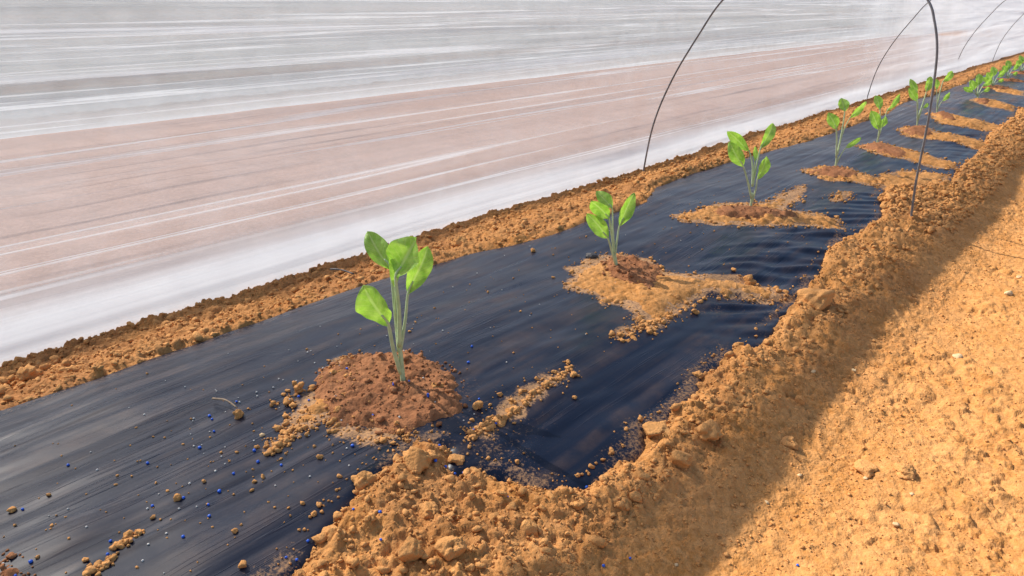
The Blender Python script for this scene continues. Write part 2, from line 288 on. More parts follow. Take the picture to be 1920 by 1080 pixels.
# ---------------------------------------------------------------- soil ground
BX=np.array([b[0] for b in BANK]);BY=np.array([b[1] for b in BANK]);o=np.argsort(BX,kind='stable')
def right_edge(s):
    """far part of the film edge, where nothing was measured"""
    return .41+.02*np.sin(s*6)+.015*np.sin(s*13+1)
FILM=[(-1.5,.49),(-.3,.47),(.1,.46)]+[tuple(b) for b in BANK]
far=np.arange(BANK[-1][0]+.15,15,.15)
FILM+=[(float(s),float(right_edge(s))) for s in far]
LX=[l[0] for l in LEFT];LY=[l[1] for l in LEFT]
FILM+=[(15.,.85)]+[(float(s),float(.845+.012*np.sin(s*5))) for s in np.arange(14.7,LX[-1]+.1,-.15)]
FILM+=[tuple(l) for l in LEFT[::-1]]+[(-1.5,.95)]
def film_sd(X,Y): return sdf(X,Y,FILM,.15)
def film_z(X,Y):
    w=sstep(.0,.03,film_sd(X,Y))*0+1
    wr=vnoise(X*.35+Y*.25,Y,.035,5)*.0020+vnoise(X*.25,Y+X*.06,.012,8)*.0013
    dd=(X*.55+Y*.84);wr2=vnoise(X*.12-Y*.1,dd,.014,9)*.008*np.clip((.58-Y)/.1,0,1)*np.clip((X-.9)/.2,0,1)*(vnoise(X,Y,.5,3)+.6)
    return B(X,Y)+wr+wr2+.008*vnoise(X*.6,Y,.16,77)+.003*vnoise(X,Y,.07,78)
def soil_tex(X,Y,path,amp=1.):
    wx=X+.007*vnoise(X,Y,.02,201)+.003*vnoise(X,Y,.007,203);wy=Y+.007*vnoise(X,Y,.02,202)+.003*vnoise(X,Y,.007,204)
    g=grains(wx,wy,.040,31,.22,.5)*.55
    g=np.maximum(g,grains(wx,wy,.018,32,.45,.6)*.75)
    g=.95*g+.28*plates(wx,wy,.016,35)+.34*plates(wx,wy,.0085,36)+.40*grains(wx,wy,.0085,33,.8)+.48*grains(X,Y,.0048,34,.9)+.20*plates(X,Y,.0045,37)
    b=fbm(X,Y,.09,41,5)*.011+g
    # trodden path: flatter, cracked and crumbly
    vv=.55+1.1*sstep(-.1,.25,vnoise(X,Y,.13,66))
    q=(.30*grains(wx,wy,.036,54,.45,.45)+.34*grains(wx,wy,.017,55,.5,.5)+.15*plates(wx,wy,.014,56,.6))*vv+.45*grains(wx,wy,.0085,52,.55,.6)+.50*grains(X,Y,.0045,53,.75,.7)+fbm(X,Y,.13,54,5)*.008
    cr=np.abs(fbm(X,Y,.05,61,4));q=q-.003*(1-sstep(0,.022,cr))*sstep(.08,.2,vnoise(X,Y,.13,63))
    return (b*(1-path)+q*path)*amp
def soil_z(X,Y,detail=True):
    sd=film_sd(X,Y)
    for s_,poly in [(None,None)]: pass
    out=-sd
    t=-.012+np.clip(out,-.02,.03)*.62+.006*sstep(0,.01,out)
    t=np.minimum(t,.010)+.006*fbm(X,Y,.05,71,3)*sstep(-.02,.01,out)
    path=1-sstep(.17,.33,Y+.05*fbm(X,Y,.2,72,3))
    side=sstep(.7,.8,Y)
    t=t*(1-.3*side)
    cover=sstep(-.004,.006,out+.012*fbm(X,Y,.03,73,3))
    z=B(X,Y)+t*np.where(Y>.2,sstep(.18,.30,Y),0)*np.where(Y>1.0,1-sstep(1.02,1.15,Y),1)
    inside_tunnel=sstep(1.2,1.35,Y)*(1-sstep(3,3.2,Y))
    tx=soil_tex(X,Y,path) if detail else 0
    z=z+tx*(cover+.0)*(1-.5*inside_tunnel)+.05*fbm(X,Y,3.,99,3)*sstep(3.3,8,np.abs(Y-1))
    z=np.where(sd>.012,B(X,Y)-.02,z)
    return z,path
sx=axis([(-1.2,.02,.03),(.02,1.0,.0017),(1.0,2.2,.003)])
sx=np.concatenate([-np.array(geo(1.2,80,.06,1.25))[::-1],sx,geo(2.2,7.5,.0038,1.004),[]])
sx=np.concatenate([sx,geo(sx[-1],90,.04,1.18)])
sy=axis([(-.5,-.02,.02),(-.02,.56,.0018),(.56,.78,.02),(.78,1.23,.003),(1.23,3.2,.03)])
sy=np.concatenate([-np.array(geo(.5,80,.04,1.25))[::-1],sy,geo(3.2,80,.05,1.25)])
X,Y=np.meshgrid(sx,sy,indexing='ij')
Z,path=soil_z(X.ravel(),Y.ravel())
X=X.ravel();Y=Y.ravel()
moist=np.clip(sstep(.0,.25,fbm(X,Y,.12,301,4))*.22+.16*sstep(.85,.95,Y)+.06,0,1)*(1-path)
ground=mesh_np('ground',np.stack([X,Y,Z],1),gridfaces(len(sx),len(sy)),M_soil,attrs={'moist':moist})
tag(ground,kind='structure')
print('ground verts',len(X))
# ---------------------------------------------------------------- black film sheet
fx=np.concatenate([axis([(-1.2,0,.03),(0,2.2,.004)]),geo(2.2,14,.006,1.01)])
fy=axis([(.30,1.08,.004)])
FX,FY=np.meshgrid(fx,fy,indexing='ij');FX=FX.ravel();FY=FY.ravel()
fsd=film_sd(FX,FY);FZ=film_z(FX,FY)
FZ=FZ-.014*sstep(0.004,.03,-fsd)
DS=np.zeros_like(FX)
for P_ in DRYP: DS=np.maximum(DS,sstep(-.010,.004,sdf(FX,FY,P_,.05)+.020*fbm(FX,FY,.03,81,4)))
DS=DS*.62
DS=np.maximum(DS,.34*sstep(1.6,4,FX)*np.clip(.6+1.2*fbm(FX*.5,FY,.05,86,4),0,1))
for px,py in PLANTS:
    w=np.exp(-((FX-px)/.10)**2-((FY-py+.10)/.17)**2);DS=np.maximum(DS,w*.3*(fbm(FX,FY,.05,83,4)+.55))
DS=np.maximum(DS,.4*sstep(.03,.0,fsd)*np.clip(.5+fbm(FX*.4,FY,.03,82,4)*1.6,0,1)*(FY<.65))
DS=np.maximum(DS,.22*sstep(.04,.0,fsd)*(FY>.65))
ff=gridfaces(len(fx),len(fy));keep=(fsd[ff]>-.03).any(1)
V,ff,at=compact(np.stack([FX,FY,FZ],1),ff[keep],{'dust':np.clip(DS,0,1)})
film=mesh_np('mulch_film',V,ff,M_film,attrs=at)
tag(film,'long sheet of black plastic film stretched over the raised bed, soil along both edges','plastic film')
ix_=axis([(-6,12,.05)]);iy_=axis([(1.23,3.02,.02)])
IX,IY=np.meshgrid(ix_,iy_,indexing='ij');IX=IX.ravel();IY=IY.ravel()
M_pale=soil_mat('added_pale_sheet',(.36,.255,.215),(.29,.205,.17),(.3,.2,.15),bump=.2,useattr=False)  # added sheet, its pale tone stands in for light scattered by the fleece
inner=mesh_np('added_inner_sheet',np.stack([IX,IY,prof(IY)+.028*sstep(1.2,1.3,IY)+.006+.004*fbm(IX,IY,.3,611,3)],1),gridfaces(len(ix_),len(iy_)),M_pale)
tag(inner,'pale pinkish sheet added over the soil to soften the tone seen through the white tunnel','added sheet')
# ---------------------------------------------------------------- soil mounds and spills on the film
def patch(name,polys,h,mat,step,seed,slope=.45,moistv=0,jag=.012,gs=1.):
    A=np.array([q for P_ in polys for q in P_])
    x0,y0=A.min(0)-.03;x1,y1=A.max(0)+.03
    xs=np.arange(x0,x1,step);ys=np.arange(y0,y1,step)
    PX,PY=np.meshgrid(xs,ys,indexing='ij');n=PX.shape;PX=PX.ravel();PY=PY.ravel()
    d=np.max([sdf(PX,PY,P_,.05) for P_ in polys],0)+jag*fbm(PX,PY,.03,seed,4)
    cov=sstep(-.004,.008,d)
    t=-.0045+np.minimum(h,np.maximum(d,-.02)*slope)+cov*(gs*(grains(PX,PY,.016,seed+1,.6,.7)*.6+grains(PX,PY,.0085,seed+2,.9,.7)*.7+grains(PX,PY,.005,seed+3,.9,.7)*.5)+.25*h*fbm(PX,PY,.04,seed+4,3))
    base=film_z(PX,PY);Zp=base+t
    f_=gridfaces(*n);kp=(t[f_]>-.001).any(1)
    if not kp.any(): return None
    K=kp.reshape(n[0]-1,n[1]-1);lab=np.zeros(K.shape,int);best=(0,0);c_=0
    for i0,j0 in zip(*np.nonzero(K)):
        if lab[i0,j0]: continue
        c_+=1;st_=[(i0,j0)];lab[i0,j0]=c_;cn=0
        while st_:
            i1,j1=st_.pop();cn+=1
            for i2,j2 in ((i1+1,j1),(i1-1,j1),(i1,j1+1),(i1,j1-1)):
                if 0<=i2<K.shape[0] and 0<=j2<K.shape[1] and K[i2,j2] and not lab[i2,j2]: lab[i2,j2]=c_;st_.append((i2,j2))
        best=max(best,(cn,c_))
    kp=(lab==best[1]).ravel()
    V,f_,at=compact(np.stack([PX,PY,Zp],1),f_[kp],{'moist':np.full(len(PX),float(moistv))})
    cen=Vector((float(V[:,0].mean()),float(V[:,1].mean()),float(V[:,2].min())))
    o=mesh_np(name,V-np.array(cen),f_,mat,attrs=at);o.location=cen;return o
ordn=['first','second','third','fourth','fifth','sixth','seventh','eighth','ninth','tenth','eleventh']
MP=dict(MOUND)
for i,(px,py) in enumerate(PLANTS):
    if i>=8:
        r=random.Random(i);MP[i+1]=[(px+.07*math.cos(a)*r.uniform(.8,1.2),py-.02+.09*math.sin(a)*r.uniform(.8,1.2)) for a in [j*.7 for j in range(9)]]
gm='moist soil mounds round the seedlings';gd='dry soil spilled over the film'
for i in sorted(MP):
    st=.0022 if i<=2 else .0035 if i<=4 else .006
    o=patch('soil_mound',[MP[i]],.009 if i in(0,1) else .0125,M_wet,st,500+i*11,gs=1.05)
    lab='dark crumbly soil mound cut off at the lower left corner of the film' if i==0 else f'dark moist soil mound heaped round the foot of the {ordn[i-1]} seedling from the front'
    if o: tag(o,lab,'soil mound',gm)
DL=['dry tan soil fringe left of the nearest dark mound','thin crumb trail running left below the nearest mound','dry tan soil below the nearest dark mound','narrow streak of tan soil right of the nearest mound','wide dry tan soil spill around the second seedling','dry tan soil spill around the third seedling','small tail of crumbs below the second soil spill','dry tan soil spill around the fourth seedling','small tan soil patch in front of the fourth seedling','dry tan soil spill around the fifth seedling','tan soil tongue reaching the bank below the fifth seedling','dry tan soil spill around the sixth seedling','dry tan soil spill around the seventh seedling','dry tan soil spill around the eighth seedling','dry tan soil spill around the ninth seedling']
for i,P_ in enumerate(DRYP):
    st=.0022 if i<5 else .0032 if i<9 else .0045
    o=patch('soil_spill',[P_],.006,M_soil,st,800+i*13,slope=.22,jag=.022 if i<5 else .032,gs=.8 if i<5 else 1.)
    if o: tag(o,DL[i],'spilled soil',gd)
# ---------------------------------------------------------------- clods, crumbs, granules
def ico(sub):
    import bmesh
    bm=bmesh.new();bmesh.ops.create_icosphere(bm,subdivisions=sub,radius=1)
    v=np.array([q.co[:] for q in bm.verts]);f=np.array([[q.index for q in t.verts] for t in bm.faces]);bm.free();return v,f
rng=np.random.default_rng(7)
def lump(sub,seed,rough=.25,flat=.75):
    v,f=ico(sub);r=np.random.default_rng(seed);d=np.ones(len(v))
    for a_,fr in ((rough,1.3),(rough*.6,2.7),(rough*.4,5.5),(rough*.25,11)):
        for q in range(3):
            w=r.normal(size=3);w/=np.linalg.norm(w);d+=a_*.5*np.sin((v@w)*fr*2+r.uniform(0,6))
    # knock off a few facets
    for q in range(5):
        w=r.normal(size=3);w/=np.linalg.norm(w);c=r.uniform(.72,.95);pr=(v*d[:,None])@w;d=np.where(pr>c,d*c/np.maximum(pr,1e-6),d)
    v=v*d[:,None];v=v*np.array([1,r.uniform(.75,1),flat*r.uniform(.85,1.1)]);return v,f
def top_z(x,y):
    x=np.atleast_1d(np.asarray(x,float));y=np.atleast_1d(np.asarray(y,float))
    z,_=soil_z(x,y);zf=film_z(x,y);sd=film_sd(x,y);return np.where(sd>.004,np.maximum(z,zf),z)
lm={}
def thing_lump(name,x,y,r,mat,seed,label,cat,group,sub=4,flat=.75,sink=.3,rough=.22):
    v,f=lump(sub,seed,rough,flat);o=mesh_np(name,v*r,f,mat)
    o.location=(x,y,float(top_z(x,y)[0])+r*flat*(1-sink*2)*.9);o.rotation_euler=(0,0,seed*1.7)
    return tag(o,label,cat,group)
CL={0:'largest rounded clod on the bank, just below the nearest mound',1:'rounded clod at the film edge left of the largest clod',2:'round tan clod on the film at the end of a dry twig',3:'wedge shaped clod low on the bank near the bottom edge',4:'half buried clod on the bank below the largest clod',6:'big clod at the bottom edge of the picture, left of its twin',7:'big clod at the bottom edge of the picture, right of its twin',8:'knobbly tan clod on the film right of the nearest mound',9:'small round clod on the film right of the nearest mound',11:'rounded clod at the film edge above the shaded bank',12:'topmost clod of the pile at the film corner',14:'big crumbling clod on the bank crest by the shaded strip',15:'clod in the shade below the big crumbling clod',17:'broad clod on the bank below the end of the second spill',18:'tan clod resting on the second soil spill',39:'flat clod pressed into the sunlit path, left one of a pair',40:'flat clod pressed into the sunlit path, right one of a pair',13:'small round clod on the film edge left of the big crumbling clod',16:'lumpy clod half in the shade right of the big crumbling clod',35:'rounded clod in the soil strip at the left edge of the picture',36:'rounded clod in the soil strip to the right of the nearest seedling',42:'clod on the line between shade and sunlit path',43:'small clod on the bank right of the clod row, below the curved film edge',44:'clod on the bank below the lowest tip of the film, right one',45:'clod on the bank below the lowest tip of the film, left one',46:'small clod in the shaded strip below the broad clod',47:'small clod on the bank between the wedge shaped clod and the largest clod',
10:'small clod lying alone at the end of the dry soil streak',20:'small clod lying alone on the film left of the second seedling',22:'small clod on the film below the second spill, toward the bank',21:'small clod on the film at the tail of the second spill',25:'paired tan clod on the film among blue granules at lower left',29:'tan clod on the film near the bottom edge',28:'tan clod on the film just above the one near the bottom edge',26:'tan clod on the film at the left edge of the picture',5:'small clod on the film left of the bank clods',50:'small clod on the bank crest below the film curve',37:'clod on the upper left flank of the nearest mound',38:'clod on the right flank of the nearest mound',48:'left clod of the fringe beside the nearest mound',49:'upper clod of the fringe beside the nearest mound',41:'clod on the lower end of the second spill',19:'small clod on the upper rim of the second spill',
52:'clod at the notch where the bank soil meets the film right of the largest clod',51:'brown clod against the foot of the white cover'}
for i,(x,y,r) in enumerate(CLOD):
    onf=float(film_sd(np.array([x]),np.array([y]))[0])>0
    lab=CL.get(i);grp='soil clods on the bank'
    if onf: grp='soil clods lying on the film'
    if lab is None: lab='small tan soil clod lying loose on black film' if onf else 'tan soil clod lying among the crumbs of the bare soil'
    big=i in(3,14,39,40,17)
    thing_lump('soil_clod',x,y,r*(.85 if onf else 1.02),M_clod,100+i,lab,'soil clod',grp,4 if r>.006 else 3,.62 if big else .8,.42 if big else(.12 if onf else .3),.3 if big else .3)
for i,(x,y,r) in enumerate(PEBBLE):
    thing_lump('pebble',x,y,r*.9,M_stone,300+i,['largest pale stone half buried in the sunlit path','pale stone on the sunlit path near the right edge'][i] if i<2 else {8:'pale yellowish stone lying on the black film',2:'small pale stone beside the flat clods on the path',3:'pale stone low on the path near the bottom right',4:'pale stone at the lower middle of the path',5:'pale stone on the path at the right edge of the picture',6:'pale stone at the bottom edge beside the shaded strip',7:'pale stone in the shaded strip below the film corner',9:'pale stone on the path just right of the shadow line',10:'pale stone right of the flat clods on the path',11:'pale stone in the shaded strip, upper one'}[i],'stone','pale stones on the soil',3,.6,.3)
gv,gf=lump(2,5,.12,.85)
g0=None
def small(name,x,y,r,mat,lab,cat,grp,proto,z=None):
    if proto is None: o=mesh_np(name,gv*r,gf,mat)
    else: o=proto.copy();C.objects.link(o)
    o.location=(x,y,(float(top_z(x,y)[0]) if z is None else z)+r*.5);o.rotation_euler=(random.random()*3,0,random.random()*6)
    tag(o,lab,cat,grp);return o
random.seed(4)
def ztop_mounds(x,y):
    dg=bpy.context.evaluated_depsgraph_get();r=scene.ray_cast(dg,Vector((x,y,.4)),Vector((0,0,-1)));return r[1].z if r[0] else 0
bpy.context.view_layer.update()
proto=None
for x,y in GRAN:
    z=ztop_mounds(x,y);o=small('fertiliser_granule',x,y,.0018,M_blue,'bright blue fertiliser granule, one of many scattered around the nearest seedling','granule','blue granules',proto,z);s_=random.uniform(.75,1.15);o.scale=(s_,s_,s_)
    if proto is None: proto=o
proto=None
def in_view(x,y): return True
cnt=0
while cnt<100:
    a=random.random()
    if a<.5: x=random.gauss(.42,.13);y=random.gauss(.72,.07)
    elif a<.85: x=random.gauss(.28,.10);y=random.gauss(.58,.06)
    else: x=random.uniform(.5,1.3);y=random.uniform(.5,.85)
    if film_sd(np.array([x]),np.array([y]))[0]<.01 or x<.05: continue
    z=ztop_mounds(x,y);o=small('pale_grain',x,y,.0010,M_white,'tiny pale grain, one of many sprinkled over the near film','grain','pale grains on the film',proto,z);s_=random.uniform(.6,1.35);o.scale=(s_,s_,s_)
    if proto is None: proto=o
    cnt+=1
# crumbs: far past counting
vars_=[lump(2,900+i,.45,.8) for i in range(8)];vs=[lump(1,950+i,.45,.8) for i in range(6)]
def scatter(xs,ys,rs,zs,name,mat,label,cat):
    VV=[];FF=[];off=0
    for j in range(len(xs)):
        v,f=(vars_[j%8] if rs[j]>.0028 else vs[j%6])
        a,b=rng.uniform(0,6.28),rng.uniform(0,6.28);ca,sa=math.cos(a),math.sin(a);cb,sb=math.cos(b)*.3,0
        R=np.array([[ca,-sa,0],[sa,ca,0],[0,0,1]]);t=rng.uniform(-.5,.5);T=np.array([[1,0,0],[0,math.cos(t),-math.sin(t)],[0,math.sin(t),math.cos(t)]])
        VV.append((v*rs[j])@(R@T).T+np.array([xs[j],ys[j],zs[j]+rs[j]*.25]));FF.append(f+off);off+=len(v)
    o=mesh_np(name,np.concatenate(VV),np.concatenate(FF),mat)
    return tag(o,label,cat,kind='stuff')
def rad(n,a,b,e=3.3):
    u=rng.random(n);return (a**(1-e)+u*(b**(1-e)-a**(1-e)))**(1/(1-e))
xs=[];ys=[];rs=[]
def add(n,x0,x1,y0,y1,a,b,fn=None):
    u=rng.random(n);x=x0+(x1-x0)*u**1.5;y=rng.uniform(y0,y1,n);r=rad(n,a,b);d=film_sd(x,y)
    m=(d<-.0)
    if fn is not None:m&=fn(x,y,d)
    xs.append(x[m]);ys.append(y[m]);rs.append(r[m])
add(11000,.08,2.2,.29,.54,.0011,.0085)
add(3000,1.8,5,.27,.5,.0028,.010)
add(6000,.1,2.2,.8,1.2,.0016,.009)
add(2500,1.8,5,.78,1.2,.003,.009)
add(3500,.3,2.2,-.02,.29,.0008,.0026)
add(3500,.1,2.4,.14,.32,.0008,.0032)
# crumbs gathered along the film edge
ex=np.array(BANK);ii=rng.integers(0,len(BANK)-1,800);tt=rng.random(800)[:,None];e_=ex[ii]*(1-tt)+ex[ii+1]*tt+rng.normal(0,.007,(800,2))
xs.append(e_[:,0]);ys.append(e_[:,1]);rs.append(rad(800,.0011,.005))
x=np.concatenate(xs);y=np.concatenate(ys);r=np.concatenate(rs);z=top_z(x,y)
scatter(x,y,r,z,'soil_crumbs',M_clod,'loose tan soil crumbs strewn over the bare soil','soil crumbs')
# crumbs on the film: trails, round the spills
xs=[];ys=[];rs=[]
for P_ in DRYP[:13]:
    P_=np.array(P_);n=int(50+900*(P_.max(0)-P_.min(0)).prod()**.5);i_=rng.integers(0,len(P_),n);t_=rng.random(n)[:,None]
    q=P_[i_]*(1-t_)+P_[(i_+1)%len(P_)]*t_+rng.normal(0,.008,(n,2));xs.append(q[:,0]);ys.append(q[:,1]);rs.append(rad(n,.0011,.0055,2.8))
for a_,b_,n in TRAILS:
    t_=rng.random(n);xs.append(a_[0]+(b_[0]-a_[0])*t_+rng.normal(0,.003,n));ys.append(a_[1]+(b_[1]-a_[1])*t_+rng.normal(0,.003,n));rs.append(rad(n,.0014,.005,2.2))
n=260;xs.append(rng.normal(.32,.14,n));ys.append(rng.normal(.60,.10,n));rs.append(rad(n,.0008,.0028,3.))
n=200;xs.append(rng.uniform(.5,1.8,n));ys.append(rng.uniform(.45,.8,n));rs.append(rad(n,.0009,.003,3.))
x=np.concatenate(xs);y=np.concatenate(ys);r=np.concatenate(rs);m=(x>.02)&(film_sd(x,y)>-.005);x,y,r=x[m],y[m],r[m]
z=np.array([ztop_mounds(a_,b_) for a_,b_ in zip(x,y)])
scatter(x,y,r,z,'film_crumbs',M_clod,'fine tan soil crumbs sprinkled over the black film','soil crumbs')
# crumbs on dark mounds
xs=[];ys=[]
for i in (0,1,2,3):
    P_=np.array(MP[i]);n=[60,420,150,100][i];lo=P_.min(0);hi=P_.max(0);q=rng.uniform(lo,hi,(n,2));m=sdf(q[:,0],q[:,1],MP[i])>-.004;xs.append(q[m,0]);ys.append(q[m,1])
x=np.concatenate(xs);y=np.concatenate(ys);r=rad(len(x),.0012,.005,2.8);z=np.array([ztop_mounds(a_,b_) for a_,b_ in zip(x,y)])
scatter(x,y,r,z,'mound_crumbs',M_wet,'dark moist soil crumbs lying on the mounds round the seedlings','soil crumbs')
# ---------------------------------------------------------------- tubes
def tube(name,pts,rads,mat,parent=None,n=8,loc=None):
    P=[Vector(p) for p in pts];V=[];
    prev=None
    for i,p_ in enumerate(P):
        d=(P[min(i+1,len(P)-1)]-P[max(i-1,0)]).normalized()
        if prev is None: a_=d.orthogonal().normalized()
        else: a_=(prev-d*prev.dot(d)).normalized()
        prev=a_;b_=d.cross(a_)
        for j in range(n):
            t=2*math.pi*j/n;V.append(p_+(a_*math.cos(t)+b_*math.sin(t))*rads[i])
    F=[];m=len(P)
    for i in range(m-1):
        for j in range(n): F.append((i*n+j,i*n+(j+1)%n,(i+1)*n+(j+1)%n,(i+1)*n+j))
    V+= [P[0],P[-1]]
    for j in range(n): F.append((m*n,(j+1)%n,j,j));F.append((m*n+1,(m-1)*n+j,(m-1)*n+(j+1)%n,(m-1)*n+(j+1)%n))
    me=bpy.data.meshes.new(name);me.from_pydata([tuple(v) for v in V],[],[tuple(dict.fromkeys(f)) for f in F]);me.update()
    for q in me.polygons:q.use_smooth=True
    me.materials.append(mat);o=bpy.data.objects.new(name,me);C.objects.link(o)
    if parent:o.parent=parent
    if loc is not None:o.location=loc
    return o
def cr(pts,k=8):
    P=[Vector(p) for p in pts];P=[P[0]*2-P[1]]+P+[P[-1]*2-P[-2]];o=[]
    for i in range(1,len(P)-2):
        for j in range(k):
            t=j/k;a,b,c,d=P[i-1:i+3]
            o.append(.5*((2*b)+(c-a)*t+(2*a-5*b+4*c-d)*t*t+(3*b-a-3*c+d)*t**3))
    o.append(P[-2]);return o
# wire hoops: right foot on the bank, left foot by the white cover
HP=[(.178,.791,-.06),(.178,.791,.0),(.171,.762,.162),(.159,.705,.296),(.141,.625,.42),(.126,.559,.506),(.108,.46,.582),(.08,.33,.628),(.05,.21,.615),(.028,.115,.565),(.012,.053,.505),(.007,.032,.464),(.004,.017,.413),(.002,.010,.349),(.001,.006,.251),(.001,.006,.135),(0,0,.028),(-.002,-.003,-.05)]
hx=cr(HP,8)
spots=[(1.786,.350,0,1.),(4.275,.420,-.0,1.),(6.49,.43,0,1.),(7.9,.40,0,1.)]
hl=['nearest wire hoop arching over the bed, right leg beside the sixth seedling','second wire hoop from the front, left leg behind the fifth seedling','third wire hoop from the front, behind the seventh seedling','farthest wire hoop, thin arch near the right edge']
h0=None
for i,(hx_,hy_,rz,s_) in enumerate(spots):
    if h0 is None: o=h0=tube('wire_hoop',hx,[.0025]*len(hx),M_steel,n=10)
    else: o=h0.copy();C.objects.link(o)
    o.location=(hx_,hy_,0);o.rotation_euler.z=rz;tag(o,hl[i],'wire hoop','wire hoops over the bed')
# ---------------------------------------------------------------- white fleece tunnel
YC=2.13;A_=.925;Bz=1.632
nth=300;th=np.concatenate([np.linspace(0,1.3,200),np.linspace(1.3,math.pi,90)[1:]])
xs_=np.concatenate([axis([(-6,0,.25),(0,8,.07),(8,18,.1),(18,30,.5)])])
TX,TH=np.meshgrid(xs_,th,indexing='ij')
ca_,sa_=np.cos(TH),np.sin(TH)
yy=YC-A_*ca_;zz=Bz*sa_-.012
arc=np.zeros(len(th));arc[1:]=np.cumsum(np.hypot(np.diff(-A_*np.cos(th)),np.diff(Bz*np.sin(th))))
AR=np.broadcast_to(arc,TX.shape);print('ARC',arc[-1])
sag=.012*np.sin(TX*2*math.pi/1.6)*sa_+.006*vnoise(TX.ravel(),AR.ravel(),.45,11).reshape(TX.shape)
crs=(np.sin(TX*9+3*vnoise(TX.ravel(),AR.ravel(),.3,21).reshape(TX.shape)*6+AR*2)*.0008)*np.clip(vnoise(TX.ravel(),AR.ravel(),.6,22).reshape(TX.shape)*3,0,1);rid=crs+(vnoise(TX.ravel()*.03,AR.ravel()+.02*np.sin(TX.ravel()*1.3),.035,12)*.010+vnoise(TX.ravel()*.05,AR.ravel(),.012,13)*.003).reshape(TX.shape)
w=sstep(0,.15,AR)*(1-.85*sstep(.75,.95,TH));dl=(sag+rid)*w+.006*np.sin(TX*4.)*(1-w)
yy=yy-ca_*dl;zz=zz+sa_*dl
cov=mesh_np('row_cover',np.stack([TX.ravel(),yy.ravel(),zz.ravel()],1),gridfaces(len(xs_),len(th)),M_fleece,uv=np.stack([TX.ravel(),AR.ravel()],1))
cm2=cov.data.copy();cm2.materials.clear();cm2.materials.append(M_fleece2);co2=bpy.data.objects.new('row_cover',cm2);C.objects.link(co2);co2.location=(-.7,2.8,0)  # added tunnel, blocks the bright ground and sky behind the front cover
tag(co2,'second fleece tunnel, added behind the front one to grey its bright background','row cover')
tag(cov,'long tunnel of translucent white fleece standing beside the bed','row cover')
# ---------------------------------------------------------------- seedlings
RV=Vector((math.sin(AZ),-math.cos(AZ),0));DV=Vector((math.cos(AZ),math.sin(AZ),0));UV_=Vector((0,0,1))
def leaf(par,base,tip,w,depth,cup,curl,seed,tw=0.):
    """base, tip: points (right, up, away) in metres"""
    r=random.Random(seed)
    b=Vector(base);t=Vector(tip);L=(t-b).length;d=(t-b).normalized()
    n=Vector((0,.25,-1))                      # leaf faces the viewer and the sky
    wd=d.cross(n).normalized();
    wd=(Matrix.Rotation(tw,3,d)@wd);nn=wd.cross(d).normalized()
    if nn.z>0: pass
    nu,nv=18,9;V=[];UVs=[]
    for i in range(nu+1):
        u=i/nu
        c=b+d*L*u+nn*(curl*1.3*L*u*u)+wd*(.05*L*math.sin(u*3+seed)*u)-Vector((0,1,0))*(.06*L*u*u)
        pr=(u**.9)*((1-u)**.8)/.315 if 0<u<1 else 0
        pr=max(pr,.045 if u<.5 else 0.012)
        for j in range(nv):
            v=j/(nv-1)*2-1
            rp=.09*w*math.sin(u*8+v*2.2+seed)*abs(v)**1.4+.03*w*math.sin(u*21+seed*3+v)*v*v
            q=c+wd*(v*pr*w*.5)+nn*(cup*1.25*pr*w*(abs(v)**1.3)*.5+rp)
            V.append(q);UVs.append((u,j/(nv-1)))
    V=np.array([tuple(RV*q.x+UV_*q.y+DV*q.z) for q in V])
    f=gridfaces(nu+1,nv)
    o=mesh_np('leaf',V,f,M_leaf,par,uv=np.array(UVs))
    return o
def to3(q): return RV*q[0]+UV_*q[1]+DV*q[2]
def plant(idx,base_px,sc,leaves,stem_top,stem_r=.0028):
    px,py=PLANTS[idx];z=ztop_mounds(px,py)
    root=empty('seedling',(px,py,z-.004))
    X0,Y0=base_px
    bw=Vector((px,py,z-.004));fb=bw.dot(DV)
    cp_,sp_=math.cos(PITCH),math.sin(PITCH)
    def m(p,dep):
        a_=p[0]-960;b_=540-p[1]
        f_=1387*cp_+b_*sp_;w_=-1387*sp_+b_*cp_;t_=(fb+dep)/f_
        return Vector((a_*t_-bw.dot(RV),CAM_H+w_*t_-bw.z,dep))
    st=[Vector((0,-.012,0)),m(((X0+stem_top[0])/2+1/sc,(Y0+stem_top[1])/2),0),m(stem_top,0)]
    pts=[to3(q) for q in cr(st,6)]
    tube('stem',pts,[stem_r*(1.15-.35*i/len(pts)) for i in range(len(pts))],M_pet,root)
    r=random.Random(idx*7+1)
    for k_,(pet,tip,w,dep,cup,curl,tw) in enumerate(leaves):
        ps=[m(p,dep*.55*(j/(len(pet)-1)) if len(pet)>1 else 0) for j,p in enumerate(pet)]
        b=ps[-1];t=m(tip,dep)
        lf=leaf(root,b,t,w*1.0/sc,dep,cup,curl,idx*10+k_,tw)
        pp=[to3(q) for q in cr(ps+[b+(t-b)*.25],6)]
        n_=len(pp);rr=max(.0017,.0027*min(1,w/sc/.035)) if w/sc>.012 else .0012
        tube('petiole',pp,[rr*(1.1-.6*i/n_) for i in range(n_)],M_pet,lf,n=7)
    return root
S=[1387/d for d in PDEP]
